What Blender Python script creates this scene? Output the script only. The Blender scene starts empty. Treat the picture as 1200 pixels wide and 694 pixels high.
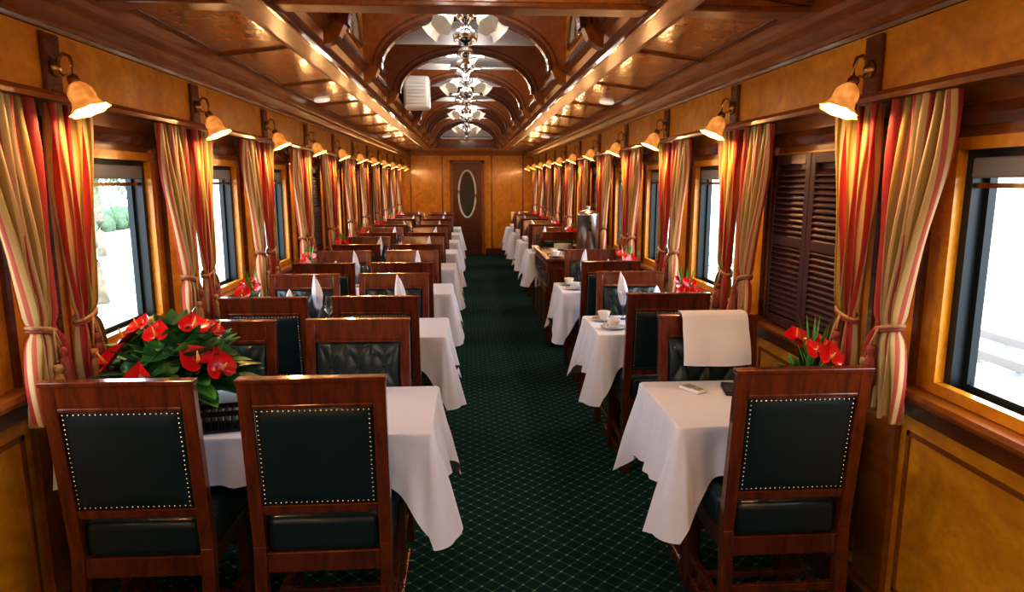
import bpy, bmesh, math, random
from mathutils import Vector, Matrix
random.seed(7)
S=bpy.context.scene
COL=S.collection
pi=math.pi
# ---------------------------------------------------------------- materials
def newmat(name):
    m=bpy.data.materials.new(name); m.use_nodes=True
    return m,m.node_tree,m.node_tree.nodes['Principled BSDF']
def plain(name,c,rough=.5,metal=0,coat=0,emit=None,es=0,sheen=0,noise=0,nscale=20,bump=0):
    m,nt,b=newmat(name)
    b.inputs['Base Color'].default_value=(*c,1); b.inputs['Roughness'].default_value=rough
    b.inputs['Metallic'].default_value=metal; b.inputs['Coat Weight'].default_value=coat
    b.inputs['Coat Roughness'].default_value=.12
    if emit: b.inputs['Emission Color'].default_value=(*emit,1); b.inputs['Emission Strength'].default_value=es
    if sheen: b.inputs['Sheen Weight'].default_value=sheen
    tc=nt.nodes.new('ShaderNodeTexCoord'); n=nt.nodes.new('ShaderNodeTexNoise'); n.inputs['Scale'].default_value=nscale
    n.inputs['Detail'].default_value=4
    nt.links.new(tc.outputs['Object'],n.inputs['Vector'])
    if noise:
        r=nt.nodes.new('ShaderNodeValToRGB')
        r.color_ramp.elements[0].position=.3; r.color_ramp.elements[1].position=.7
        r.color_ramp.elements[0].color=(*[x*(1-noise) for x in c],1); r.color_ramp.elements[1].color=(*[min(1,x*(1+noise)) for x in c],1)
        nt.links.new(n.outputs['Fac'],r.inputs['Fac']); nt.links.new(r.outputs['Color'],b.inputs['Base Color'])
    if bump:
        bp=nt.nodes.new('ShaderNodeBump'); bp.inputs['Strength'].default_value=bump; bp.inputs['Distance'].default_value=.002
        nt.links.new(n.outputs['Fac'],bp.inputs['Height']); nt.links.new(bp.outputs['Normal'],b.inputs['Normal'])
    return m
def wood(name,c1,c2,sc=(6,1,6),rough=.3,coat=.6,dist=1.5,wav=0,cr=.10):
    m,nt,b=newmat(name)
    tc=nt.nodes.new('ShaderNodeTexCoord'); mp=nt.nodes.new('ShaderNodeMapping'); mp.inputs['Scale'].default_value=sc
    n=nt.nodes.new('ShaderNodeTexNoise'); n.inputs['Scale'].default_value=2.2; n.inputs['Detail'].default_value=7; n.inputs['Distortion'].default_value=dist
    r=nt.nodes.new('ShaderNodeValToRGB'); r.color_ramp.elements[0].position=.3; r.color_ramp.elements[1].position=.72
    r.color_ramp.elements[0].color=(*c1,1); r.color_ramp.elements[1].color=(*c2,1)
    mp2=nt.nodes.new('ShaderNodeMapping'); mp2.inputs['Scale'].default_value=[x*9 for x in sc]
    n2=nt.nodes.new('ShaderNodeTexNoise'); n2.inputs['Scale'].default_value=3; n2.inputs['Detail'].default_value=4
    mx=nt.nodes.new('ShaderNodeMixRGB'); mx.blend_type='MULTIPLY'; mx.inputs['Fac'].default_value=.35
    r2=nt.nodes.new('ShaderNodeValToRGB'); r2.color_ramp.elements[0].position=.3; r2.color_ramp.elements[1].position=.6
    r2.color_ramp.elements[0].color=(.6,.55,.5,1)
    L=nt.links.new
    L(tc.outputs['Object'],mp.inputs['Vector']); L(mp.outputs['Vector'],n.inputs['Vector']); L(n.outputs['Fac'],r.inputs['Fac'])
    L(tc.outputs['Object'],mp2.inputs['Vector']); L(mp2.outputs['Vector'],n2.inputs['Vector']); L(n2.outputs['Fac'],r2.inputs['Fac'])
    L(r.outputs['Color'],mx.inputs[1]); L(r2.outputs['Color'],mx.inputs[2]); L(mx.outputs['Color'],b.inputs['Base Color'])
    b.inputs['Roughness'].default_value=rough; b.inputs['Coat Weight'].default_value=coat; b.inputs['Coat Roughness'].default_value=cr
    if wav:
        # gentle unevenness of hand-rubbed varnish
        n3=nt.nodes.new('ShaderNodeTexNoise'); n3.inputs['Scale'].default_value=7; n3.inputs['Detail'].default_value=2
        L(tc.outputs['Object'],n3.inputs['Vector'])
        bp=nt.nodes.new('ShaderNodeBump'); bp.inputs['Strength'].default_value=wav; bp.inputs['Distance'].default_value=.012
        L(n3.outputs['Fac'],bp.inputs['Height']); L(bp.outputs['Normal'],b.inputs['Normal']); L(bp.outputs['Normal'],b.inputs['Coat Normal'])
    return m
HONEY=wood('honey_veneer',(.60,.245,.006),(.84,.42,.018),(3,1.2,1.6),.32,.35,2.5,.15)
HONEYD=wood('honey_trim',(.24,.070,.005),(.38,.135,.010),(6,1,6),.3,.5)
CEILW=wood('ceiling_varnish',(.50,.155,.009),(.74,.28,.022),(5,1.2,5),.22,.9,2.,.35,.12)
BEAMW=wood('beam_varnish',(.26,.072,.006),(.42,.135,.012),(5,1.2,5),.4,.3,2.,0,.25)
TRIMW=wood('dark_trim_wood',(.10,.026,.005),(.20,.058,.010),(6,1,6),.25,.7)
MAHOG=wood('mahogany',(.075,.014,.004),(.20,.042,.010),(9,9,1.5),.25,.8)
SHUT=wood('shutter_mahogany',(.035,.004,.004),(.075,.009,.008),(4,4,1),.5,.1)
LEATH=plain('dark_leather',(.008,.026,.031),.34,coat=.2,bump=.35,nscale=160)
BRASS=plain('brass_nails',(.75,.62,.42),.25,1)
BRASSD=plain('aged_brass',(.45,.28,.10),.3,1)
CHROME=plain('chrome',(.75,.74,.72),.12,1)
STEEL=plain('brushed_steel',(.55,.54,.52),.28,1)
LINEN=plain('white_linen',(.76,.82,.97),.8,bump=.15,nscale=300)
CREAM=plain('clerestory_cream',(.80,.83,.90),.5,noise=.03,nscale=2)
WHITE=plain('white_plastic',(.82,.82,.80),.35)
GREYP=plain('grey_plastic',(.30,.30,.30),.4)
BLACK=plain('black_lacquer',(.008,.008,.010),.3)
FRAME=plain('window_frame_metal',(.02,.028,.03),.35,.3)
RED=plain('anthurium_red',(.62,.008,.016),.25,coat=.5,noise=.25,nscale=8)
SPAD=plain('spadix_yellow',(.75,.45,.12),.5)
LEAF=plain('leaf_green',(.030,.14,.035),.35,coat=.3,noise=.4,nscale=14)
LEAFL=plain('leaf_light',(.10,.33,.06),.4,noise=.3,nscale=14)
ROPE=plain('tieback_rope',(.42,.26,.13),.8,noise=.3,nscale=150)
ROPER=plain('tassel_rose',(.30,.08,.06),.8,noise=.4,nscale=150)
FROST=plain('frosted_glass',(.70,.68,.60),.3,coat=.3,emit=(1,.9,.75),es=.14)  # faint glow added to lighten the unlit fan shades
PANE=plain('clerestory_glass',(.40,.36,.24),.2,coat=.4)
LED=plain('downlight_lens',(.9,.9,.88),.4,emit=(1,.95,.85),es=.6)
PORC=plain('porcelain',(.8,.8,.8),.15,coat=.5)
GROUND=plain('ground_gravel',(.50,.51,.49),.9,noise=.15,nscale=.7)
TRUNK=plain('palm_trunk',(.26,.22,.16),.9,noise=.3,nscale=6)
RAIL=plain('rail_steel',(.24,.22,.20),.6)
SLEEP=plain('sleeper_concrete',(.36,.35,.33),.8)
DGLASS=plain('door_glass',(.05,.06,.05),.08,coat=.8)
FRONDM=plain('palm_frond',(.09,.16,.07),.7)
HEDGE=plain('hedge_green',(.11,.16,.09),.9,noise=.3,nscale=3)
def shade_mat():
    m,nt,b=newmat('amber_shade_glass')
    b.inputs['Base Color'].default_value=(.60,.30,.10,1); b.inputs['Roughness'].default_value=.25
    tc=nt.nodes.new('ShaderNodeTexCoord')
    n=nt.nodes.new('ShaderNodeTexNoise'); n.inputs['Scale'].default_value=30
    r=nt.nodes.new('ShaderNodeValToRGB'); r.color_ramp.elements[0].position=.3; r.color_ramp.elements[0].color=(.50,.15,.02,1)
    r.color_ramp.elements[1].position=.72; r.color_ramp.elements[1].color=(1,.52,.15,1)
    nt.links.new(tc.outputs['Object'],n.inputs['Vector']); nt.links.new(n.outputs['Fac'],r.inputs['Fac'])
    nt.links.new(r.outputs['Color'],b.inputs['Emission Color']); b.inputs['Emission Strength'].default_value=.8
    return m
SHADE=shade_mat()
BULB=plain('bulb',(1,.9,.7),.4,emit=(1,.72,.36),es=18)
def curtain_mat():
    m,nt,b=newmat('striped_silk')
    uv=nt.nodes.new('ShaderNodeUVMap'); uv.uv_map='UVMap'
    sp=nt.nodes.new('ShaderNodeSeparateXYZ'); mu=nt.nodes.new('ShaderNodeMath'); mu.operation='MULTIPLY'; mu.inputs[1].default_value=3.
    fr=nt.nodes.new('ShaderNodeMath'); fr.operation='FRACT'
    r=nt.nodes.new('ShaderNodeValToRGB'); cr=r.color_ramp; cr.interpolation='CONSTANT'
    red=(.46,.055,.045,1); cre=(.64,.50,.25,1); gold=(.42,.29,.07,1); ros=(.52,.14,.09,1)
    seq=[(0,red),(.22,cre),(.29,gold),(.43,cre),(.50,ros),(.56,cre),(.64,gold),(.75,cre),(.82,ros),(.87,cre),(.93,red)]
    cr.elements[0].position=0; cr.elements[0].color=red; cr.elements[1].position=.22; cr.elements[1].color=cre
    for p,c in seq[2:]:
        e=cr.elements.new(p); e.color=c
    tr=nt.nodes.new('ShaderNodeBsdfTranslucent'); mx=nt.nodes.new('ShaderNodeMixShader'); mx.inputs[0].default_value=.22
    L=nt.links.new
    L(uv.outputs['UV'],sp.inputs[0]); L(sp.outputs[0],mu.inputs[0]); L(mu.outputs[0],fr.inputs[0]); L(fr.outputs[0],r.inputs['Fac'])
    L(r.outputs['Color'],b.inputs['Base Color']); L(r.outputs['Color'],tr.inputs['Color'])
    b.inputs['Roughness'].default_value=.5; b.inputs['Sheen Weight'].default_value=.1
    out=nt.nodes['Material Output']
    L(b.outputs[0],mx.inputs[1]); L(tr.outputs[0],mx.inputs[2]); L(mx.outputs[0],out.inputs[0])
    return m
CURT=curtain_mat()
def glass_mat():
    m,nt,b=newmat('clear_glass')
    t=nt.nodes.new('ShaderNodeBsdfTransparent'); g=nt.nodes.new('ShaderNodeBsdfGlossy'); g.inputs['Roughness'].default_value=.03
    f=nt.nodes.new('ShaderNodeFresnel'); f.inputs[0].default_value=1.5
    ad=nt.nodes.new('ShaderNodeMath'); ad.operation='ADD'; ad.inputs[1].default_value=.06
    mx=nt.nodes.new('ShaderNodeMixShader'); L=nt.links.new
    L(f.outputs[0],ad.inputs[0]); L(ad.outputs[0],mx.inputs[0]); L(t.outputs[0],mx.inputs[1]); L(g.outputs[0],mx.inputs[2]); L(mx.outputs[0],nt.nodes['Material Output'].inputs[0])
    return m
GLASS=glass_mat()
def carpet_mat():
    m,nt,b=newmat('carpet_green_lattice')
    N=nt.nodes.new; L=nt.links.new
    tc=N('ShaderNodeTexCoord'); sp=N('ShaderNodeSeparateXYZ'); L(tc.outputs['Object'],sp.inputs[0])
    def M(op,a,bb=None,c=None):
        n=N('ShaderNodeMath'); n.operation=op
        for i,v in enumerate((a,bb,c)):
            if v is None: continue
            if isinstance(v,(int,float)): n.inputs[i].default_value=v
            else: L(v,n.inputs[i])
        return n.outputs[0]
    s=.085
    x=M('DIVIDE',sp.outputs[0],s); y=M('DIVIDE',sp.outputs[1],s)
    u=M('ADD',x,y); v=M('SUBTRACT',x,y)
    du=M('ABSOLUTE',M('SUBTRACT',M('FRACT',u),.5)); dv=M('ABSOLUTE',M('SUBTRACT',M('FRACT',v),.5))
    lu=M('LESS_THAN',du,.06); lv=M('LESS_THAN',dv,.06)
    fu=M('GREATER_THAN',M('FRACT',M('MULTIPLY',u,6.)),.3); fv=M('GREATER_THAN',M('FRACT',M('MULTIPLY',v,6.)),.3)
    line=M('MAXIMUM',M('MULTIPLY',lu,fv),M('MULTIPLY',lv,fu))
    dot=M('LESS_THAN',M('ADD',M('MULTIPLY',du,du),M('MULTIPLY',dv,dv)),.012)
    n=N('ShaderNodeTexNoise'); n.inputs['Scale'].default_value=350; L(tc.outputs['Object'],n.inputs['Vector'])
    base=N('ShaderNodeValToRGB'); base.color_ramp.elements[0].color=(.002,.020,.017,1); base.color_ramp.elements[1].color=(.007,.072,.062,1)
    base.color_ramp.elements[0].position=.3; base.color_ramp.elements[1].position=.7
    L(n.outputs['Fac'],base.inputs['Fac'])
    m1=N('ShaderNodeMixRGB'); m1.inputs[2].default_value=(.07,.19,.15,1); L(M('MULTIPLY',line,.7),m1.inputs[0]); L(base.outputs['Color'],m1.inputs[1])
    m2=N('ShaderNodeMixRGB'); m2.inputs[2].default_value=(.24,.34,.28,1); L(M('MULTIPLY',dot,.8),m2.inputs[0]); L(m1.outputs['Color'],m2.inputs[1])
    L(m2.outputs['Color'],b.inputs['Base Color']); b.inputs['Roughness'].default_value=.95; b.inputs['Specular IOR Level'].default_value=.1
    return m
CARPET=carpet_mat()
# ---------------------------------------------------------------- builder
class B:
    def __init__(s): s.bm=bmesh.new(); s.uv=s.bm.loops.layers.uv.new('UVMap'); s.mats=[]
    def mi(s,m):
        if m not in s.mats: s.mats.append(m)
        return s.mats.index(m)
    def hexa(s,p,mat,bev=0,seg=2,smooth=False):
        vs=[s.bm.verts.new(q) for q in p]; i=s.mi(mat); fs=[]
        for f in ((0,3,2,1),(4,5,6,7),(0,1,5,4),(1,2,6,5),(2,3,7,6),(3,0,4,7)):
            fa=s.bm.faces.new([vs[k] for k in f]); fa.material_index=i; fa.smooth=smooth; fs.append(fa)
        if bev:
            ed=list({e for f in fs for e in f.edges})
            r=bmesh.ops.bevel(s.bm,geom=ed,offset=bev,segments=seg,affect='EDGES',profile=.5)
            for f in r['faces']: f.smooth=True if seg>2 else smooth; f.material_index=i
    def box(s,x0,x1,y0,y1,z0,z1,mat,bev=0,seg=2,M=None):
        if x0>x1:x0,x1=x1,x0
        if y0>y1:y0,y1=y1,y0
        p=[(x0,y0,z0),(x1,y0,z0),(x1,y1,z0),(x0,y1,z0),(x0,y0,z1),(x1,y0,z1),(x1,y1,z1),(x0,y1,z1)]
        if M: p=[M@Vector(q) for q in p]
        s.hexa(p,mat,bev,seg)
    def prism(s,prof,y0,y1,mat,sx=1):
        i=s.mi(mat); a=[s.bm.verts.new((sx*x,y0,z)) for x,z in prof]; b=[s.bm.verts.new((sx*x,y1,z)) for x,z in prof]; n=len(a)
        for k in range(n):
            f=s.bm.faces.new((a[k],a[(k+1)%n],b[(k+1)%n],b[k])); f.material_index=i
        for r in (a,b):
            f=s.bm.faces.new(r); f.material_index=i
    def surf(s,fn,nu,nv,mat,cu=False,smooth=True):
        i=s.mi(mat); g=[]
        for b_ in range(nv+1):
            row=[]; v=b_/nv
            for a in range(nu if cu else nu+1):
                row.append(s.bm.verts.new(fn(a/nu,v)))
            g.append(row)
        for b_ in range(nv):
            for a in range(nu):
                a2=(a+1)%nu if cu else a+1
                try: f=s.bm.faces.new((g[b_][a],g[b_][a2],g[b_+1][a2],g[b_+1][a]))
                except ValueError: continue
                f.material_index=i; f.smooth=smooth
                uvs=((a/nu,b_/nv),((a+1)/nu,b_/nv),((a+1)/nu,(b_+1)/nv),(a/nu,(b_+1)/nv))
                for l,q in zip(f.loops,uvs): l[s.uv].uv=q
        return g
    def lathe(s,prof,mat,M=None,n=16,fold=0,amp=0):
        M=M or Matrix.Identity(4); m=len(prof)-1
        def fn(u,v):
            k=min(m,int(round(v*m))); r,z=prof[k]
            rr=max(r,1e-4)*(1+(amp*math.sin(fold*2*pi*u)*(k/m) if fold else 0))
            return M@Vector((rr*math.cos(2*pi*u),rr*math.sin(2*pi*u),z))
        s.surf(fn,n,m,mat,cu=True)
    def tube(s,pts,rad,mat,n=8,cap=True):
        i=s.mi(mat); pts=[Vector(p) for p in pts]; rings=[]
        if not isinstance(rad,(list,tuple)): rad=[rad]*len(pts)
        up=Vector((0,0,1))
        for k,p in enumerate(pts):
            t=(pts[min(k+1,len(pts)-1)]-pts[max(k-1,0)]).normalized()
            a=t.cross(up)
            if a.length<.05: a=t.cross(Vector((1,0,0)))
            a.normalize(); b=t.cross(a).normalized()
            rings.append([s.bm.verts.new(p+rad[k]*(math.cos(2*pi*j/n)*a+math.sin(2*pi*j/n)*b)) for j in range(n)])
        for k in range(len(rings)-1):
            for j in range(n):
                f=s.bm.faces.new((rings[k][j],rings[k][(j+1)%n],rings[k+1][(j+1)%n],rings[k+1][j])); f.material_index=i; f.smooth=True
        if cap:
            for r in (rings[0],rings[-1]):
                f=s.bm.faces.new(r); f.material_index=i
    def ball(s,c,r,mat,n=8,m=6,sc=(1,1,1)):
        c=Vector(c)
        def fn(u,v):
            t=pi*(.02+.96*v)
            return c+Vector((sc[0]*r*math.sin(t)*math.cos(2*pi*u),sc[1]*r*math.sin(t)*math.sin(2*pi*u),sc[2]*r*math.cos(t)))
        s.surf(fn,n,m,mat,cu=True)
    def mesh(s,name):
        bmesh.ops.recalc_face_normals(s.bm,faces=s.bm.faces)
        me=bpy.data.meshes.new(name); s.bm.to_mesh(me); s.bm.free()
        for m in s.mats: me.materials.append(m)
        return me
    def obj(s,name,loc=(0,0,0),rz=0):
        return put(s.mesh(name),name,loc,rz)
def put(me,name,loc=(0,0,0),rz=0,sc=None):
    o=bpy.data.objects.new(name,me); o.location=loc; o.rotation_euler=(0,0,rz)
    if sc: o.scale=sc
    COL.objects.link(o); return o
# ---------------------------------------------------------------- dimensions
Y0,Y1=-2.6,15.4
W=1.5
PITCH=1.2
baseL,baseR=2.40,2.25
WZ0,WZ1=.96,1.74
pilL=[baseL+PITCH*k for k in range(-4,11)]
pilR=[baseR+PITCH*k for k in range(-4,11)]
winL=[p+.6 for p in pilL if p+1.2<Y1-.2]; winR=[p+.6 for p in pilR if p+1.2<Y1-.2]
HW=.36
b=B(); b.box(-W-.1,W+.1,Y0-.1,Y1+.1,-.08,0,CARPET); b.obj('floor')
b=B(); b.box(-W-.1,W+.1,Y0-.1,Y1+.1,2.80,2.86,CREAM); b.obj('roof_light_seal')  # unseen slab, added to stop sky light leaking between ceiling pieces
def wall(sd,wins,pils,name):
    b=B()
    xi,xo=sd*W,sd*(W+.09)
    b.box(xi,xo,Y0,Y1,0,WZ0,HONEY); b.box(xi,xo,Y0,Y1,WZ1,2.80,HONEYD)
    ys=[Y0]+[v for w in wins for v in (w-HW,w+HW)]+[Y1]
    for k in range(0,len(ys),2):
        b.box(xi,xo,ys[k],ys[k+1],WZ0,WZ1,HONEY)
    b.obj('wall_'+name)
    b=B()
    b.prism([(W,.93),(1.435,.93),(1.43,.945),(1.435,.962),(W,.965)],Y0,Y1,HONEYD,sd)
    b.prism([(W,.86),(1.475,.86),(1.47,.93),(W,.93)],Y0,Y1,TRIMW,sd)
    b.obj('trim_sill_'+name)
    b=B(); b.prism([(W,0),(1.46,0),(1.46,.13),(1.475,.15),(W,.15)],Y0,Y1,TRIMW,sd); b.obj('baseboard_'+name)
    b=B()
    for p in pils:
        b.box(sd*1.478,sd*W,p-.09,p+.09,.15,.86,HONEYD,.004)
        b.box(sd*1.484,sd*W,p-.14,p-.115,WZ0,1.93,TRIMW); b.box(sd*1.484,sd*W,p+.115,p+.14,WZ0,1.93,TRIMW)
        for (a0,a1,c0,c1) in ((p+.13,p+1.07,.785,.80),(p+.13,p+1.07,.20,.215),(p+.13,p+.145,.20,.80),(p+1.055,p+1.07,.20,.80)):
            b.box(sd*1.492,sd*W,a0,min(a1,Y1),c0,c1,HONEYD)
    b.obj('trim_dado_'+name)
    b=B()
    b.prism([(W,1.92),(1.375,1.92),(1.375,2.13),(W,2.13)],Y0,Y1,HONEY,sd)
    b.prism([(1.375,1.905),(1.362,1.905),(1.355,1.92),(1.362,1.935),(1.375,1.935)],Y0,Y1,HONEYD,sd)
    b.prism([(W,2.135),(1.367,2.135),(1.355,2.15),(1.357,2.165),(1.335,2.18),(1.32,2.20),(1.32,2.215),(1.30,2.225),(1.29,2.245),(1.29,2.30),(W,2.30)],Y0,Y1,HONEYD,sd)
    b.prism([(1.367,2.13),(1.355,2.13),(1.352,2.14),(1.357,2.15),(1.367,2.15)],Y0,Y1,TRIMW,sd)
    b.prism([(W,1.80),(1.47,1.80),(1.46,1.83),(1.47,1.86),(W,1.86)],Y0,Y1,TRIMW,sd)
    b.obj('trim_cornice_'+name)
wall(-1,winL,pilL,'left'); wall(1,winR,pilR,'right')
def window_mesh():
    b=B()
    def fr(x0,x1,h,z0,z1,t,mat):
        b.box(x0,x1,-h,-h+t,z0,z1,mat); b.box(x0,x1,h-t,h,z0,z1,mat)
        b.box(x0,x1,-h+t,h-t,z0,z0+t,mat); b.box(x0,x1,-h+t,h-t,z1-t,z1,mat)
    fr(-.012,.02,HW+.035,WZ0+.006,WZ1+.03,.037,HONEY)
    fr(.02,.06,HW-.002,WZ0+.002,WZ1-.002,.03,FRAME)
    fr(.06,.085,HW-.03,WZ0+.03,WZ1-.03,.022,FRAME)
    b.box(.015,.05,-HW+.03,HW-.03,WZ1-.09,WZ1-.03,GREYP,.006)
    b.box(.03,.045,-HW+.03,HW-.03,WZ1-.12,WZ1-.105,BRASSD)
    return b.mesh('window')
wm=window_mesh()
n=0
for sd,wins in ((-1,winL),(1,winR)):
    for w in wins:
        n+=1
        put(wm,'window_%d'%n,(sd*W,w,0),0 if sd>0 else pi)
        ld=bpy.data.lights.new('portal','AREA'); ld.shape='RECTANGLE'; ld.size=.76; ld.size_y=.7
        ld.cycles.is_portal=True
        o=bpy.data.objects.new('daylight_portal_%d'%n,ld); o.location=(sd*(W+.11),w,(WZ0+WZ1)/2); o.rotation_euler=(0,sd*pi/2,0)
        COL.objects.link(o)
def shutter():
    b=B()
    z0,z1=WZ0+.01,WZ1+.02
    b.box(-.017,-.013,-HW+.004,HW-.004,z0+.004,z1-.004,SHUT)
    for s0 in (-HW,0.002):
        a,c=s0,s0+HW-.002
        b.box(-.040,-.017,a,a+.04,z0,z1,SHUT,.003); b.box(-.040,-.017,c-.04,c,z0,z1,SHUT,.003)
        for zz in (z0,z1-.045,(z0+z1)/2-.02): b.box(-.040,-.017,a+.04,c-.04,zz,zz+.045,SHUT,.003)
        for k in range(26):
            z=z0+.055+k*.0255
            b.hexa([(-.039,a+.038,z),(-.039,c-.038,z),(-.019,c-.038,z+.022),(-.019,a+.038,z+.022),
                    (-.039,a+.038,z+.006),(-.039,c-.038,z+.006),(-.019,c-.038,z+.028),(-.019,a+.038,z+.028)],SHUT)
    return b.mesh('louvre_shutter')
sm=shutter()
for sd,y in ((1,winR[4]),(1,winR[8]),(-1,winL[7]),(1,winR[11]),(-1,winL[10])):
    put(sm,'louvre_shutter',(sd*W,y,0),0 if sd>0 else pi)
# ---- ceiling
YC1=13.4
for sd,nm in ((-1,'left'),(1,'right')):
    b=B()
    b.prism([(W,2.27),(.80,2.27+.7*.12),(.80,2.40),(W,2.32)],Y0,Y1,CEILW,sd)
    b.obj('ceiling_'+nm)
    def cz(x): return 2.27+(W-x)*.12
    b=B()
    k=Y0+.4
    def strip(xa,xb,ya,yb,d,mat):
        b.hexa([(sd*xa,ya,cz(xa)-d),(sd*xb,ya,cz(xb)-d),(sd*xb,yb,cz(xb)-d),(sd*xa,yb,cz(xa)-d),
                (sd*xa,ya,cz(xa)+.01),(sd*xb,ya,cz(xb)+.01),(sd*xb,yb,cz(xb)+.01),(sd*xa,yb,cz(xa)+.01)],mat)
    while k<Y1-.2:
        strip(1.30,.86,k-.022,k+.022,.010,HONEYD); strip(1.30,.86,k-.006,k+.006,.013,TRIMW)
        k+=1.2
    strip(1.275,1.262,Y0,Y1,.006,TRIMW); strip(.905,.892,Y0,YC1,.006,TRIMW)
    b.obj('trim_ceiling_'+nm)
    b=B()
    b.prism([(.87,2.36),(.87,2.30),(.845,2.285),(.84,2.265),(.80,2.25),(.70,2.25),(.69,2.27),(.655,2.28),(.64,2.31),(.60,2.33),(.60,2.37),(.63,2.38),(.66,2.42),(.8,2.42)],Y0,YC1,BEAMW,sd)
    b.prism([(.885,2.30),(.885,2.325),(.87,2.33),(.87,2.29)],Y0,YC1,TRIMW,sd)
    b.prism([(.605,2.325),(.59,2.33),(.59,2.35),(.605,2.36)],Y0,YC1,TRIMW,sd)
    b.prism([(.703,2.247),(.69,2.247),(.688,2.265),(.703,2.265)],Y0,YC1,TRIMW,sd)
    b.obj('trim_clerestory_beam_'+nm)
    b=B(); b.box(sd*.63,sd*.68,Y0,YC1,2.36,2.80,HONEY); b.obj('wall_clerestory_'+nm)
b=B()
def cc(u,v):
    x=-.64+1.28*u; return (x,Y0+(YC1-Y0)*v,2.70+.07*(1-(x/.64)**2))
b.surf(cc,12,1,CREAM); b.obj('ceiling_clerestory')
b=B(); b.box(-.9,.9,YC1,YC1+.08,2.30,2.80,HONEYD); b.box(-.9,.9,YC1+.08,Y1,2.34,2.42,CEILW)
b.box(-.9,.9,YC1-.03,YC1+.02,2.26,2.33,TRIMW); b.obj('wall_clerestory_end')
def rib():
    b=B(); a,h,zc=.53,.31,2.33
    def outer(t):
        c,s_=math.cos(t),math.sin(t); m=max(abs(c),abs(s_)); return (.63*c/m, zc+.37*s_/m)
    N=28
    def arch(y0,y1,fi,fo,mat):
        i=b.mi(mat)
        R=lambda y:[(b.bm.verts.new((fi(t)[0],y,fi(t)[1])),b.bm.verts.new((fo(t)[0],y,fo(t)[1]))) for t in [pi*k/N for k in range(N+1)]]
        A=R(y0); C=R(y1)
        for k in range(N):
            for q in ((A[k][0],A[k+1][0],A[k+1][1],A[k][1]),(C[k][0],C[k][1],C[k+1][1],C[k+1][0]),(A[k][0],C[k][0],C[k+1][0],A[k+1][0]),(A[k][1],A[k+1][1],C[k+1][1],C[k][1])):
                f=b.bm.faces.new(q); f.material_index=i
    el=lambda e,dz=0:(lambda t:((a+e)*math.cos(t),zc+(h+e)*math.sin(t)))
    arch(-.03,.03,el(0),outer,BEAMW)
    arch(-.042,.042,el(-.010),el(.018),TRIMW)
    arch(-.036,.036,el(.04),el(.052),TRIMW)
    for sd in (-1,1):
        b.prism([(.63,2.24),(.60,2.25),(.56,2.28),(.53,2.345),(.63,2.345)],-.04,.04,HONEYD,sd)
    return b.mesh('clerestory_arch')
rm=rib(); y=3.25-1.2*4; n=0
while y<YC1-.3:
    n+=1
    if abs(y-2.05)>.01: put(rm,'trim_arch_%d'%n,(0,y,0))
    y+=1.2
b=B()
b.box(-1.3,1.3,2.62,2.70,2.275,2.80,CEILW); b.box(-1.3,1.3,2.60,2.72,2.262,2.285,HONEYD,.006); b.obj('trim_bulkhead_beam')
def clight():
    b=B(); N=16
    def oc(u,e):
        t=pi*u; return ((.40+e)*math.cos(t), 2.43+(.21+e)*math.sin(t)**.8 if 0<u<1 else 2.43)
    i=b.mi(PANE); vs=[b.bm.verts.new((.008,*oc(k/N,0))) for k in range(N+1)]; f=b.bm.faces.new(vs); f.material_index=i
    b.tube([(.008,*oc(k/N,0)) for k in range(N+1)],.014,TRIMW,6)
    b.tube([(.008,-.41,2.43),(.008,.41,2.43)],.014,TRIMW,6)
    for yy in (-.14,.14): b.tube([(.008,yy,2.43),(.008,yy,2.625)],.008,TRIMW,6)
    return b.mesh('clerestory_light')
cm=clight(); y=3.85-1.2*5
k=0
while y<YC1-.3:
    for sd in (-1,1):
        k+=1; put(cm,'window_clerestory_%d'%k,(sd*.63,y,0),pi if sd>0 else 0)
    y+=1.2
# ---- end walls + door
b=B(); b.box(-W,W,Y1,Y1+.08,0,2.8,HONEY); b.obj('wall_back')
b=B(); b.box(-W,W,Y0-.08,Y0,0,2.8,HONEY); b.obj('wall_front')
for nm,s_ in (('left',-1),('right',1)):
    b=B()
    for x in (.55,1.25): b.box(s_*(x-.015),s_*(x+.015),Y1-.015,Y1,.14,2.2,HONEYD)
    b.box(s_*.41,s_*1.36,Y1-.03,Y1,0,.14,TRIMW)
    b.obj('trim_back_wall_'+nm)
b=B(); b.box(-1.28,1.28,Y1-.05,Y1,2.2,2.30,HONEYD); b.obj('trim_back_cornice')
b=B()
b.box(-.38,-.32,Y1-.05,Y1-.001,0,2.1,HONEYD,.006); b.box(.32,.38,Y1-.05,Y1-.001,0,2.1,HONEYD,.006); b.box(-.38,.38,Y1-.05,Y1-.001,2.04,2.1,HONEYD,.006)
b.box(-.32,.32,Y1-.035,Y1-.001,.01,2.04,TRIMW)
def ov(s_): return [(s_*.19*math.cos(2*pi*k/36),Y1-.04,1.36+s_*.52*math.sin(2*pi*k/36)) for k in range(37)]
b.tube(ov(1),.022,CREAM,8,False)
i=b.mi(DGLASS); f=b.bm.faces.new([b.bm.verts.new((x,Y1-.038,z)) for x,y_,z in ov(1)[:-1]]); f.material_index=i
b.box(-.24,.24,Y1-.045,Y1-.03,.15,.55,TRIMW,.01)
b.tube([(.28,Y1-.035,1.0),(.28,Y1-.07,1.02),(.22,Y1-.07,1.02)],.01,BRASSD)
b.obj('door_1')
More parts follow.
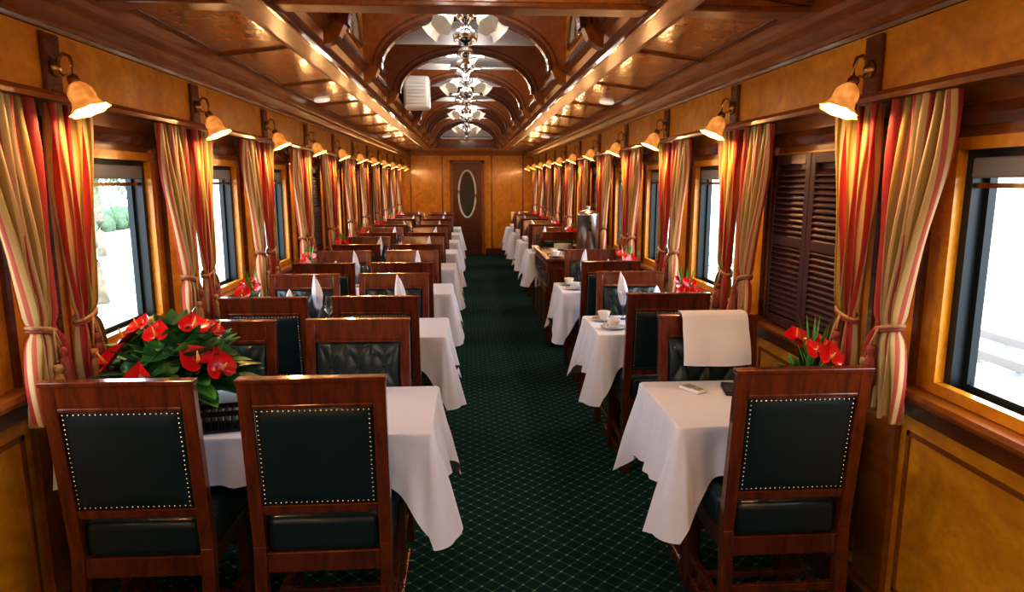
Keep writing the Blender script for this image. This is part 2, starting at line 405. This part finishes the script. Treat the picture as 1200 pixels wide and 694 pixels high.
# ---------------------------------------------------------------- curtains
def sm01(t): t=max(0,min(1,t)); return t*t*(3-2*t)
def curtain(side,seed):
    rnd=random.Random(seed); ph=rnd.random()*6; ph2=rnd.random()*6
    b=B(); vt=.72
    def fn(u,v):
        z=1.903-v*1.03
        if v<vt:
            q=(v/vt); w=.27-.16*sm01(q)**1.3; yc=.185-.055*sm01(q); amp=.026-.004*q; X=1.415-.02*q
        else:
            q=(v-vt)/(1-vt); w=.11+.09*math.sin(q*pi/2); yc=.13+.02*q; amp=.022+.008*q; X=1.395-.01*q
        w+=.018*math.exp(-((v-.55)/.12)**2)
        uu=u+.03*math.sin(5*u+ph2)*math.sin(3*v)
        x=X+amp*math.sin(2*pi*5.5*uu+ph+.8*math.sin(3.2*v))+.006*math.sin(23*u+9*v+ph)
        if v>vt: x-=.012*(1-math.cos((u-.5)*2))
        pin=math.exp(-((v-vt)/.025)**2); x=x*(1-.45*pin)+1.395*.45*pin
        y=side*(yc+(u-.5)*w*(1-.18*pin)+.010*math.sin(2*pi*5.5*uu*2+ph)*(w/.3))
        z+= (-.015*math.sin(2*pi*u*3+ph) if v>.98 else 0)
        return (min(x,1.462),y,z)
    b.surf(fn,88,52,CURT)
    zt=1.903-vt*1.03; yc=side*.13
    pts=[(1.398+.028*math.cos(2*pi*k/20),yc+.057*math.sin(2*pi*k/20),zt+.016*math.sin(2*pi*k/20)*side) for k in range(21)]
    b.tube(pts,.007,ROPE,8,False)
    pts2=[(p[0],p[1],p[2]-.012) for p in pts]; b.tube(pts2,.006,ROPER,8,False)
    tx,ty=1.352,yc-side*.02
    for dy_,dz_ in ((0,0),(.032,-.05)):
        b.tube([(1.366,yc-side*.01,zt),(tx,ty+dy_,zt-.06+dz_)],.004,ROPE,6)
        Mt=Matrix.Translation((tx,ty+dy_,zt-.20+dz_))@Matrix.Scale(.82,4)
        b.lathe([(.004,.165),(.016,.16),(.02,.145),(.014,.13),(.010,.125),(.018,.118),(.022,.09),(.026,.04),(.028,0),(.001,.002)],ROPER if dz_==0 else ROPE,Mt,14,7,.12)
    return b.mesh('curtain')
cms={s_:[curtain(s_,k+10*s_) for k in range(2)] for s_ in (-1,1)}
for sd,pils in ((-1,pilL),(1,pilR)):
    for k,p in enumerate(pils):
        for s_ in (-1,1):
            put(cms[s_][k%2],'curtain',(0,p,0),0 if sd>0 else pi)
# ---------------------------------------------------------------- sconces
def sconce():
    b=B()
    b.box(-.018,0,-.045,.045,1.93,2.12,TRIMW,.006)
    b.lathe([(0,0),(.028,0),(.030,.006),(.018,.014),(.010,.02),(0,.022)],BRASSD,Matrix.Translation((-.018,0,2.01))@Matrix.Rotation(-pi/2,4,'Y'),14)
    pts=[(-.03,0,2.01),(-.035,0,2.04),(-.05,0,2.055),(-.068,0,2.048),(-.076,0,2.02),(-.074,0,1.985)]
    b.tube(pts,.006,BRASSD)
    b.tube([(-.03,0,2.0),(-.045,0,1.985),(-.058,0,1.99)],.004,BRASSD)
    M=Matrix.Translation((-.074,0,1.975))@Matrix.Rotation(math.radians(24),4,'Y')@Matrix.Rotation(pi,4,'X')
    b.lathe([(0,-.01),(.016,-.01),(.019,.0),(.019,.02),(.013,.026)],BRASSD,M,14)
    f=.86
    b.lathe([(r*f,z*f) for r,z in [(.018,.015),(.034,.03),(.046,.05),(.048,.07),(.046,.085),(.052,.105),(.064,.122),(.074,.13)]],SHADE,M,32,8,.07)
    c=M@Vector((0,0,.055)); b.ball(c,.016,BULB,10,8,(1,1,1.3))
    return b.mesh('wall_sconce'), M@Vector((0,0,.11))
scm,lc=sconce()
lamp=bpy.data.lights.new('sconce_bulb','POINT'); lamp.energy=12.5; lamp.color=(1,.62,.28); lamp.shadow_soft_size=.03
for sd,pils in ((-1,pilL),(1,pilR)):
    for p in pils:
        o=put(scm,'wall_sconce',(sd*1.375,p+(.03 if sd<0 else .04),0),0 if sd>0 else pi)
        l=bpy.data.objects.new('sconce_light',lamp); l.location=lc; l.parent=o; COL.objects.link(l)
# ---------------------------------------------------------------- ceiling fans
def tulip(b,M,mat):
    b.lathe([(.012,-.01),(.02,0),(.022,.015),(.016,.02)],CHROME,M,12)
    b.lathe([(.016,.012),(.032,.03),(.040,.055),(.041,.075),(.049,.095),(.058,.108)],mat,M,24,6,.06)
def fan():
    b=B()
    b.lathe([(0,2.765),(.06,2.765),(.06,2.74),(.02,2.725),(.02,2.70),(.07,2.69),(.085,2.67),(.085,2.63),(.06,2.605),(.03,2.59),(.026,2.54),(.045,2.53),(.05,2.50),(.03,2.485),(.02,2.465),(.02,2.45),(.05,2.44),(.068,2.415),(.062,2.385),(.03,2.365),(.02,2.355),(.04,2.34),(.042,2.32),(.02,2.30),(.014,2.29),(.024,2.275),(.012,2.255),(0,2.248)],CHROME,None,24)
    for k in range(4):
        R=Matrix.Rotation(pi/2*k+.10,4,'Z')
        b.box(.07,.16,-.012,.012,2.623,2.633,CHROME,0,2,R)
        T=R@Matrix.Translation((0,0,2.63))@Matrix.Rotation(math.radians(14),4,'X')
        b.box(.14,.45,-.06,.06,-.004,.004,WHITE,.003,2,T)
    for k in range(5):
        R=Matrix.Rotation(2*pi/5*k+.3,4,'Z')
        b.tube([R@Vector(q) for q in ((.035,0,2.505),(.07,0,2.525),(.11,0,2.52),(.13,0,2.50))],.007,CHROME)
        M=R@Matrix.Translation((.125,0,2.505))@Matrix.Rotation(math.radians(132),4,'Y')
        tulip(b,M,FROST)
    return b.mesh('ceiling_fan')
fm=fan()
fl=bpy.data.lights.new('clerestory_uplight','POINT'); fl.energy=1.7; fl.color=(1,.94,.88); fl.shadow_soft_size=.04  # unseen lamps added to brighten the clerestory ceiling, not bulbs in the shades
for y in (3.85,6.25,8.65,11.05,1.45,-.95):
    o=put(fm,'ceiling_fan',(0,y,0))
    for a in (.93,2.2,4.07,5.3):
        l=bpy.data.objects.new('clerestory_fill',fl); l.location=(.17*math.cos(a),.17*math.sin(a),2.575); l.parent=o; COL.objects.link(l)
for y in (1.3,5.9,10.5):
    for sd in (-1,1):
        b=B(); b.lathe([(0,.0),(.05,.0),(.06,.004),(.065,.012),(.065,.02)],LED,None,24)
        o=b.obj('ceiling_downlight',(sd*1.19,y,2.27+.31*.12-.018)); o.rotation_euler=(0,sd*math.atan(.12),0)
b=B()
b.box(-.585,-.34,6.58,6.79,2.31,2.61,WHITE,.03,3)
for k in range(7): b.box(-.55,-.38,6.572,6.582,2.36+k*.03,2.37+k*.03,WHITE)
b.obj('speaker_cabinet')
b=B()
b.box(-.50,.50,YC1-.24,YC1-.03,2.43,2.68,WHITE,.03,3)
b.box(-.46,.46,YC1-.244,YC1-.23,2.455,2.475,GREYP)
b.box(-.48,.48,YC1-.243,YC1-.23,2.50,2.503,GREYP)
b.obj('air_conditioner')
# ---------------------------------------------------------------- chairs
def chair():
    b=B()
    def ly(z): return -.062*max(0,z-.45)/.6
    t=.021
    for sx in (-1,1):
        x0,x1=sx*.205-.021,sx*.205+.021
        b.hexa([(x0,-t-.03,0),(x1,-t-.03,0),(x1,t-.035,0),(x0,t-.035,0),(x0,-t,.46),(x1,-t,.46),(x1,t,.46),(x0,t,.46)],MAHOG,.004)
        yt=ly(1.035)
        b.hexa([(x0,-t,.455),(x1,-t,.455),(x1,t,.455),(x0,t,.455),(x0,yt-.017,1.032),(x1,yt-.017,1.032),(x1,yt+.017,1.032),(x0,yt+.017,1.032)],MAHOG,.004)
    def rail(z0,z1,th,hw=.185):
        b.hexa([(-hw,ly(z0)-th,z0),(hw,ly(z0)-th,z0),(hw,ly(z0)+th,z0),(-hw,ly(z0)+th,z0),(-hw,ly(z1)-th,z1),(hw,ly(z1)-th,z1),(hw,ly(z1)+th,z1),(-hw,ly(z1)+th,z1)],MAHOG,.003)
    rail(.955,1.032,.016); rail(.575,.605,.014)
    rail(1.028,1.044,.021,.229); rail(.944,.958,.02,.184)
    def pan(u,v):
        x=-.181+.362*u; z=.607+.34*v; e=min(1,8*min(u,1-u))*min(1,8*min(v,1-v))
        return (x,ly(z)-.006-.012*math.sqrt(max(0,e)),z)
    b.surf(pan,20,20,LEATH)
    def tuf(u,v):
        x=-.182+.364*u; z=.600+.345*v
        e=min(1,6*min(u,1-u))*min(1,6*min(v,1-v)); e=math.sqrt(max(0,e))
        p=x/.115; q=(z-.84)/.20
        c=abs(math.sin(pi*(p+q)))*abs(math.sin(pi*(p-q)))
        c=c**.5
        return (x,ly(z)+.004+e*(.018+.020*c),z)
    b.surf(tuf,56,56,LEATH)
    for i in range(-3,4):
        for j in range(-3,3):
            if (i+j)%2: continue
            x,z=i/2*.115,.84+j/2*.20
            if abs(x)<.165 and .64<z<.92: b.ball((x,ly(z)+.024,z),.009,LEATH,8,5,(1,.6,1))
    per=[]
    for k in range(22): per+=[(-.172+.344*k/21,.616),(-.172+.344*k/21,.936)]
    for k in range(1,20): per+=[(-.172,.616+.32*k/20),(.172,.616+.32*k/20)]
    for x,z in per:
        b.ball((x,ly(z)-.015,z),.0038,BRASS,6,4)
    for k in range(24): b.ball((-.20+.40*k/23,.447,.442),.0045,BRASS,6,3)
    for sx in (-1,1):
        b.box(sx*.195-.014,sx*.195+.014,.0,.42,.36,.43,MAHOG,.003)
        b.hexa([(sx*.2-.016,.40,0),(sx*.2+.016,.40,0),(sx*.2+.016,.432,0),(sx*.2-.016,.432,0),(sx*.2-.023,.39,.43),(sx*.2+.023,.39,.43),(sx*.2+.023,.436,.43),(sx*.2-.023,.436,.43)],MAHOG,.004)
        b.box(sx*.2-.012,sx*.2+.012,-.02,.41,.14,.17,MAHOG,.003)
    b.box(-.18,.18,.405,.43,.36,.43,MAHOG,.003); b.box(-.185,.185,-.014,.014,.36,.43,MAHOG,.003)
    b.box(-.19,.19,.19,.215,.145,.168,MAHOG,.003); b.box(-.185,.185,-.02,-.0,.22,.25,MAHOG,.003)
    b.box(-.182,.182,-.012,.05,.425,.555,LEATH,.028,4)
    b.box(-.222,.222,.026,.445,.428,.56,LEATH,.036,4)
    return b.mesh('dining_chair')
chm=chair()
BAY=1.5
def place_chair(x,y,rz):
    put(chm,'dining_chair',(x,y,0),rz+random.uniform(-.025,.025))
TY0,TY1,TH=2.29,2.85,.765
def table(xa,xb):
    b=B(); x0,x1=min(xa,xb),max(xa,xb); d=TY1-TY0
    b.box(x0+.004,x1-.004,.004,d-.004,TH-.03,TH-.003,MAHOG)
    sx=1 if xa<xb else -1
    b.box(xa+sx*.14,xb-sx*.06,d/2-.02,d/2+.02,.66,TH-.03,MAHOG)
    b.hexa([(xa+sx*.16-.03,d/2-.03,.06),(xa+sx*.16+.03,d/2-.03,.06),(xa+sx*.16+.03,d/2+.03,.06),(xa+sx*.16-.03,d/2+.03,.06),
        (xa+sx*.16-.04,d/2-.04,.68),(xa+sx*.16+.04,d/2-.04,.68),(xa+sx*.16+.04,d/2+.04,.68),(xa+sx*.16-.04,d/2+.04,.68)],MAHOG,.005)
    b.box(xa+sx*.16-.035,xa+sx*.16+.035,d/2-.2,d/2+.2,0,.06,MAHOG,.01)
    b.box(xb-sx*.08-.03,xb-sx*.08+.03,d/2-.05,d/2+.05,0,.70,MAHOG,.005)
    return b.mesh('dining_table')
def cloth(xa,xb,seed,hang=.30):
    rnd=random.Random(seed); p1,p2,p3=[rnd.random()*6 for _ in range(3)]
    b=B(); i=b.mi(LINEN); d=TY1-TY0; sx=1 if xb>xa else -1; L=abs(xb-xa); r=.012
    pts=[]
    n1=int(L/.012)
    for k in range(n1+1): pts.append((xb-sx*(L-r)*k/n1,0,0,-1,'n'))
    for k in range(1,8):
        t=k/8*pi/2; pts.append((xa+sx*(r-r*math.sin(t)),r-r*math.cos(t),-sx*math.sin(t),-math.cos(t),'c'))
    n2=int(d/.012)
    for k in range(n2+1): pts.append((xa,r+(d-2*r)*k/n2,-sx,0,'a'))
    for k in range(1,8):
        t=k/8*pi/2; pts.append((xa+sx*(r-r*math.cos(t)),d-r+r*math.sin(t),-sx*math.cos(t),math.sin(t),'c'))
    for k in range(n1+1): pts.append((xa+sx*r+sx*(L-r)*k/n1,d,0,1,'f'))
    rows=[]; NV=16
    cn=(xa,0); cf=(xa,d)
    s_=0; last=None; data=[]
    for (x,y,nx,ny,tg) in pts:
        if last: s_+=math.hypot(x-last[0],y-last[1])
        last=(x,y)
        dn=math.hypot(x-cn[0],y-cn[1]); df=math.hypot(x-cf[0],y-cf[1]); dc=min(dn,df)
        g=math.exp(-(dc/.085)**2)
        da=abs(x-xa)
        if tg in('n','f'): base=.165+(hang-.165)*math.exp(-(da/.12)**2)*.6
        else: base=hang
        Lh=base+.13*math.exp(-(dc/.075)**2)
        data.append((x,y,nx,ny,tg,g,Lh,s_))
    for q in range(NV+1):
        v=q/NV; row=[]
        for (x,y,nx,ny,tg,g,Lh,s_) in data:
            am=.012*sm01(v*1.5)*math.sin(s_*34+p1+1.2*math.sin(s_*7+p2))+.007*v*math.sin(s_*71+p3)
            fl=.010+.018*v
            if tg=='f': am*=.5; fl=.008+.006*v
            if tg=='a': am*=1.5; fl+=.012*v
            off=v**.7*fl+am*(1 if tg!='c' else .4)+.055*g*v**.8*(.5 if tg=='f' else 1)
            if tg=='f': off=min(off,.024)
            off=max(off,.002)
            zz=TH-Lh*v
            if q==0: off=0
            if q==1: zz=TH-.006
            row.append(b.bm.verts.new((x+nx*off,y+ny*off,zz)))
        rows.append(row)
    for q in range(NV):
        for k in range(len(pts)-1):
            f=b.bm.faces.new((rows[q][k],rows[q][k+1],rows[q+1][k+1],rows[q+1][k])); f.smooth=True; f.material_index=i
    f=b.bm.faces.new(rows[0]); f.material_index=i
    b.box(xb-.001,xb+.001,.002,d-.002,TH-.14,TH,LINEN)
    return b.mesh('tablecloth')
LA,LB_=-.135,-1.42; RA,RB=.755,1.42
tl=table(LA,LB_); tr=table(RA,RB)
cl=[cloth(LA,LB_,k,.28) for k in range(3)]; crr=[cloth(RA,RB,k+5,.28) for k in range(3)]
def napglass():
    b=B()
    b.lathe([(.0,.001),(.032,.001),(.032,.004),(.006,.010),(.004,.03),(.004,.075),(.012,.085),(.030,.105),(.037,.135),(.036,.165),(.033,.185)],GLASS,None,20)
    def nf(u,v):
        t=2*pi*u; r=.008+.030*math.sin(min(1,v*1.6)*pi/2)*(1-v)**.75*1.25
        r*=1+.22*math.sin(4*t)+.10*math.sin(7*t+1)
        return (r*math.cos(t)+.012*v*v,r*math.sin(t)*.8,.092+.215*v-.03*v*(1-math.cos(t))*.5)
    b.surf(nf,32,14,LINEN,cu=True)
    return b.mesh('wine_glass_with_napkin')
ngm=napglass()
b=B(); b.lathe([(.0,.001),(.032,.001),(.032,.004),(.006,.010),(.004,.03),(.004,.075),(.012,.085),(.030,.105),(.037,.135),(.036,.165),(.031,.19)],GLASS,None,20); gm=b.mesh('wine_glass')
def napstand():
    b=B()
    def nf(u,v):
        t=2*pi*u; r=.06*(1-v)**.7+.002; r*=1+.18*math.sin(3*t+.5)+.08*math.sin(8*t)
        return (r*math.cos(t),r*math.sin(t)*.75,.22*v)
    b.surf(nf,32,12,LINEN,cu=True); return b.mesh('folded_napkin')
nsm=napstand()
def cupm():
    b=B()
    b.lathe([(0,.002),(.03,.002),(.075,.012),(.078,.014),(.03,.006),(0,.006)],PORC,None,24)
    b.lathe([(.0,.008),(.022,.008),(.026,.012),(.038,.04),(.042,.06),(.039,.06),(.03,.03),(.0,.014)],PORC,None,24)
    b.tube([(.038,0,.05),(.058,0,.048),(.06,0,.032),(.034,0,.022)],.004,PORC)
    return b.mesh('teacup_and_saucer')
cupM=cupm()
def heart(b,M,s_,mat):
    N=22
    def P(k,r):
        t=2*pi*k/N
        x=16*math.sin(t)**3/17; y=(13*math.cos(t)-5*math.cos(2*t)-2*math.cos(3*t)-math.cos(4*t))/17
        y-= .25
        return M@Vector((x*r*s_*.52,y*r*s_*.62,(.16*r*r-.05*math.cos(2*t)*r)*s_))
    i=b.mi(mat); c=b.bm.verts.new(M@Vector((0,0,0))); prev=None
    for r in (.35,.7,1):
        ring=[b.bm.verts.new(P(k,r)) for k in range(N)]
        for k in range(N):
            q=(c,ring[k],ring[(k+1)%N]) if prev is None else (prev[k],ring[k],ring[(k+1)%N],prev[(k+1)%N])
            f=b.bm.faces.new(q); f.material_index=i; f.smooth=True
        prev=ring
def orient(p,n,roll=0):
    n=Vector(n).normalized(); q=n.to_track_quat('Z','Y').to_matrix().to_4x4()
    return Matrix.Translation(p)@q@Matrix.Rotation(roll,4,'Z')
def anth(b,p,n,s_,base,rnd):
    M=orient(p,n,pi+rnd.uniform(-.6,.6))
    heart(b,M,s_,RED)
    b.tube([M@Vector((0,.04*s_,.01)),M@Vector((0,.02*s_,.22*s_)),M@Vector((0,-.12*s_,.5*s_))],[.045*s_,.05*s_,.02*s_],SPAD,6)
    p=Vector(p); base=Vector(base); m=(p+base)/2+Vector((0,0,.02))
    b.tube([p,m,base],.003,LEAFL,5)
def leaf(b,base,d,L,wd,mat,bend=.4,zmin=-9,xmin=-9,xmax=9):
    d=Vector(d).normalized(); sd=d.cross(Vector((0,0,1)))
    if sd.length<.1: sd=Vector((1,0,0))
    sd.normalize(); up=sd.cross(d).normalized(); base=Vector(base)
    def fn(u,v):
        w=wd*math.sin(pi*min(1,v*.96+.03))**.8
        c=base+d*L*v-Vector((0,0,1))*bend*L*v*v
        p=c+sd*w*(u-.5)*2*.5+up*(abs(u-.5)*.35*w)
        p.z=max(p.z,zmin); p.x=min(max(p.x,xmin),xmax); return p
    b.surf(fn,4,8,mat)
def bouquet():
    rnd=random.Random(4); b=B()
    b.lathe([(0,0),(.10,0),(.115,.015),(.12,.055),(.105,.06),(0,.055)],BLACK,None,24)
    for k in range(160):
        t=rnd.uniform(0,2*pi); e=rnd.uniform(-.05,1.35); d=(math.cos(t)*math.cos(e),math.sin(t)*math.cos(e),math.sin(e))
        st=Vector((0,0,.10))+Vector(d)*.08
        leaf(b,st,d,rnd.uniform(.17,.27),rnd.uniform(.06,.11),LEAF if rnd.random()<.65 else LEAFL,rnd.uniform(.05,.3),.015,-.23)
    for k in range(30):
        t=2*pi*k/30; e=rnd.uniform(.0,1.1); d=Vector((math.cos(t)*math.cos(e),math.sin(t)*math.cos(e),math.sin(e)))
        p=Vector((0,0,.10))+Vector((d.x*.20,d.y*.18,d.z*.23))
        heart(b,orient(p,d+Vector((0,-.1,.5)),rnd.uniform(0,6)),rnd.uniform(.10,.14),LEAF if k%3 else LEAFL)
    for (az,el,rr) in ((-100,20,.25),(-52,32,.25),(-145,30,.26),(-80,58,.27),(-140,66,.27),(-20,22,.24),(-30,62,.27),(-170,50,.25),(170,15,.23),(140,40,.25),(40,50,.25),(195,0,.22),(60,20,.24),(-150,6,.24)):
        t,e=math.radians(az+rnd.uniform(-8,8)),math.radians(el); d=Vector((math.cos(t)*math.cos(e),math.sin(t)*math.cos(e),math.sin(e)))
        p=Vector((0,0,.10))+Vector((d.x*rr*.94,d.y*rr*.88,d.z*rr*.98))
        anth(b,p,d+Vector((rnd.uniform(-.4,.4),rnd.uniform(-.6,.0),rnd.uniform(-.2,.6))),rnd.uniform(.095,.13),(0,0,.06),rnd)
    for k in range(26):
        t=rnd.uniform(0,2*pi); e=rnd.uniform(.2,1.4); d=(math.cos(t)*math.cos(e),math.sin(t)*math.cos(e),math.sin(e))
        leaf(b,(0,0,.1),d,rnd.uniform(.24,.33),.012,LEAFL,.3,.015,-.23)
    return b.mesh('anthurium_bouquet')
put(bouquet(),'anthurium_bouquet',(-1.115,2.57,TH+.002))
def posy(seed):
    rnd=random.Random(seed); b=B()
    b.lathe([(0,0),(.028,0),(.036,.02),(.034,.06),(.022,.10),(.026,.12),(.022,.115),(.0,.02)],PORC,None,18)
    for k in range(30):
        t=rnd.uniform(0,2*pi); e=rnd.uniform(.3,1.4); d=(math.cos(t)*math.cos(e)*.6,math.sin(t)*math.cos(e),math.sin(e))
        leaf(b,(0,0,.11),d,rnd.uniform(.13,.22),rnd.uniform(.025,.05),rnd.choice((LEAF,LEAFL)),rnd.uniform(.1,.3),.01,-.07,.07)
    for k in range(5):
        t=2*pi*k/5+rnd.uniform(-.3,.3); e=rnd.uniform(.6,1.3); d=Vector((math.cos(t)*math.cos(e)*.35,math.sin(t)*math.cos(e),math.sin(e)))
        p=Vector((0,0,.11))+d*rnd.uniform(.14,.20)
        anth(b,p,d+Vector((0,-.9,.1)),rnd.uniform(.075,.095),(0,0,.10),rnd)
    for k in range(8):
        t=rnd.uniform(0,2*pi); leaf(b,(0,0,.11),(math.cos(t)*.15,math.sin(t)*.3,1),.30,.012,LEAFL,.1)
    return b.mesh('anthurium_posy_in_vase')
pm=[posy(k) for k in (1,2)]
rnd=random.Random(11)
for k in range(8):
    dy=BAY*k; y0=TY0+dy
    for x in (-1.065,-.487):
        place_chair(x,2.125+dy,0); place_chair(x,2.905+dy,pi)
    put(tl,'dining_table',(0,y0,0)); put(cl[k%3],'tablecloth',(0,y0,0))
    if k>0:
        put(pm[k%2],'anthurium_posy_in_vase',(-1.27,y0+.20,TH+.001))
        for (x,yy) in ((-.93,.42),(-.42,.42),(-1.10,.42),(-.52,.13)):
            g=x in(-.93,-.42)
            put(ngm if g else nsm,'wine_glass_with_napkin' if g else 'folded_napkin',(x,y0+yy,TH+.001),rnd.uniform(0,6))
        put(gm,'wine_glass',(-.84,y0+.30,TH+.001)); put(gm,'wine_glass',(-.33,y0+.20,TH+.001))
    if k!=3:
        place_chair(1.085,2.125+dy,0); place_chair(1.085,2.905+dy,pi)
        put(tr,'dining_table',(0,y0,0)); put(crr[k%3],'tablecloth',(0,y0,0))
        put(pm[(k+1)%2],'anthurium_posy_in_vase',(1.285,y0+.11,TH+.001))
        if k>0:
            put(ngm,'wine_glass_with_napkin',(.99,y0+.44,TH+.001),rnd.uniform(0,6)); put(nsm,'folded_napkin',(1.20,y0+.42,TH+.001),rnd.uniform(0,6))
            put(cupM,'teacup_and_saucer',(.86,y0+.40,TH+.001),rnd.uniform(0,6)); put(cupM,'teacup_and_saucer',(.87,y0+.16,TH+.001),rnd.uniform(0,6))
            put(gm,'wine_glass',(1.05,y0+.15,TH+.001))
b=B(); M=Matrix.Rotation(.5,4,'Z')
b.box(-.028,.028,-.055,.055,0,.014,WHITE,.006,3,M); b.box(-.022,.022,-.005,.045,.0135,.0155,GREYP,0,2,M)
for r in range(3):
    for c in range(3): b.box(-.018+c*.013,-.009+c*.013,-.045+r*.012,-.037+r*.012,.0135,.016,GREYP,0,2,M)
b.obj('remote_control',(.945,2.71,TH+.001))
b=B(); M=Matrix.Rotation(-.2,4,'Z'); b.box(-.10,.10,-.07,.07,0,.008,BLACK,.003,2,M); b.box(-.095,.095,-.065,.065,.008,.011,GREYP,0,2,M); b.box(-.10,.10,-.07,.07,.011,.018,BLACK,.003,2,M)
b.obj('bill_folder',(1.17,2.68,TH+.001))
b=B()
b.box(-.09,.09,-.05,.05,0,.012,BLACK,.003)
for k in range(8): b.box(-.085+k*.023,-.08+k*.023,-.045,.045,.012,.075,BLACK)
b.box(-.09,.09,-.05,-.044,.06,.078,BLACK); b.box(-.09,.09,.044,.05,.06,.078,BLACK)
b.obj('toast_rack',(-.90,2.38,TH+.001),.2)
prof=[(2.995,.88),(3.000,.95),(3.002,1.035),(3.000,1.056),(2.975,1.059),(2.945,1.058),(2.924,1.05),(2.914,1.03),(2.902,.985),(2.882,.94),(2.866,.88),(2.860,.835)]
b=B()
def nf(u,v):
    q=v*(len(prof)-1); k=min(int(q),len(prof)-2); f=q-k
    y=prof[k][0]*(1-f)+prof[k+1][0]*f; z=prof[k][1]*(1-f)+prof[k+1][1]*f
    w=.29+.02*v
    return (1.105-.145+w*u-.012*v, y-(.004*math.sin(9*u+1)+.003)*(1 if v>.6 else 0), z-.008*math.sin(3*u)*(v>.9))
b.surf(nf,16,33,LINEN); b.obj('draped_towel')
b=B()
x0,x1,ya,yb=.78,1.345,6.55,7.75
b.box(x0,x1,ya,yb,.06,.86,MAHOG,.006); b.box(x0+.03,x1,ya+.03,yb-.03,0,.06,BLACK)
b.box(x0-.02,x1,ya-.02,yb+.02,.86,.895,MAHOG,.008,3)
for k in range(3):
    a=ya+.03+k*.385; b.box(x0-.012,x0,a,a+.365,.12,.62,MAHOG,.004); b.box(x0-.018,x0-.01,a+.05,a+.315,.17,.57,MAHOG,.003)
    b.box(x0-.012,x0,a,a+.365,.65,.83,MAHOG,.004); b.ball((x0-.022,a+.18,.74),.012,BRASSD)
b.box(x0+.05,x1-.08,ya-.012,ya,.12,.80,MAHOG,.004)
b.obj('sideboard')
b=B()
b.lathe([(0,0),(.10,0),(.105,.01),(.085,.03),(.085,.05),(.11,.06),(.11,.40),(.113,.405),(.113,.42),(.10,.43),(.05,.455),(.02,.46),(.02,.475),(.028,.485),(.02,.50),(0,.50)],STEEL,None,28)
b.tube([(-.105,0,.10),(-.15,0,.10)],.012,STEEL); b.tube([(-.14,0,.14),(-.14,0,.07)],.008,BLACK)
for s_ in (-1,1): b.tube([(0,s_*.108,.34),(0,s_*.15,.34),(0,s_*.15,.26),(0,s_*.108,.26)],.008,BLACK)
b.obj('coffee_urn',(1.22,6.85,.896))
b=B()
for k in range(7): b.lathe([(0,.0+k*.008),(.05,.0+k*.008),(.10,.012+k*.008),(.10,.015+k*.008),(.05,.004+k*.008),(0,.004+k*.008)],PORC,None,24)
b.obj('plate_stack',(1.05,7.45,.896))
for k,(x,y) in enumerate(((.88,6.72),(1.04,6.64),(.89,6.95))): put(cupM,'teacup_and_saucer',(x,y,.896),k)
# ---------------------------------------------------------------- outside
b=B(); b.box(-80,80,-40,90,-1.1,-1.0,GROUND); b.obj('ground')
b=B()
for x in (3.2,4.27,7.5,8.57):
    b.box(x-.035,x+.035,-40,90,-.93,-.80,RAIL)
k=-20
while k<50:
    b.box(2.7,4.8,k,k+.25,-1.0,-.93,SLEEP); b.box(7,9.1,k,k+.25,-1.0,-.93,SLEEP); k+=.75
b.obj('railway_track')
def palm():
    b=B(); rnd=random.Random(5)
    pts=[(.12*math.sin(k*.4),0,k*.42) for k in range(8)]
    b.tube(pts,[.15-.008*k for k in range(8)],TRUNK,10)
    top=Vector(pts[-1])
    for k in range(22):
        t=2*pi*k/22+rnd.uniform(-.1,.1); e=rnd.uniform(-.2,1.0); L=rnd.uniform(1.6,2.1)
        d=Vector((math.cos(t)*math.cos(e),math.sin(t)*math.cos(e),math.sin(e)))
        sp=[top+d*L*q/8-Vector((0,0,1))*1.1*(q/8)**2*L*.6 for q in range(9)]
        b.tube(sp,.015,FRONDM,4)
        sd=d.cross(Vector((0,0,1))).normalized()
        for q in range(1,9):
            for s_ in (-1,1):
                for h in (0,.5):
                    p=sp[q-1].lerp(sp[q],h)
                    leaf(b,p,(sd*s_+d*.6),.45*(1-.05*q),.05,FRONDM,.5)
    return b.mesh('palm_tree')
pmm=palm()
for x,y in ((-8.0,15.2),(-13,25),(-9,33),(-8,2)): put(pmm,'palm_tree',(x,y,-1.0),random.uniform(0,6))
def hedge():
    b=B(); rnd=random.Random(9)
    for k in range(260):
        c=(rnd.uniform(-.8,.8),rnd.uniform(-12,12),rnd.uniform(.2,.7)); r=rnd.uniform(.35,.6)
        b.ball(c,r,HEDGE,9,7,(1,1,rnd.uniform(.8,1.1)))
    return b.mesh('hedge')
hm=hedge()
put(hm,'hedge',(-20,36,-1)); put(hm,'hedge',(-20,12,-1))
w=bpy.data.worlds.new('sky'); S.world=w; w.use_nodes=True; nt=w.node_tree
bg=nt.nodes['Background']; tc=nt.nodes.new('ShaderNodeTexCoord'); sp=nt.nodes.new('ShaderNodeSeparateXYZ'); r=nt.nodes.new('ShaderNodeValToRGB')
nt.links.new(tc.outputs['Generated'],sp.inputs[0]); nt.links.new(sp.outputs[2],r.inputs['Fac']); nt.links.new(r.outputs['Color'],bg.inputs['Color'])
r.color_ramp.elements[0].color=(.92,.96,1,1); r.color_ramp.elements[1].color=(.62,.78,1,1)
bg.inputs['Strength'].default_value=7.5
cd=bpy.data.cameras.new('camera'); cam=bpy.data.objects.new('camera',cd); COL.objects.link(cam)
cam.location=(0,0,1.64); cam.rotation_euler=(math.radians(90-9.6),0,math.radians(-3.74)); cd.lens=23.85; cd.sensor_width=36; cd.clip_start=.05; cd.clip_end=300
S.camera=cam
S.view_settings.view_transform='Standard'
S.view_settings.exposure=0.05
S.view_settings.gamma=0.78
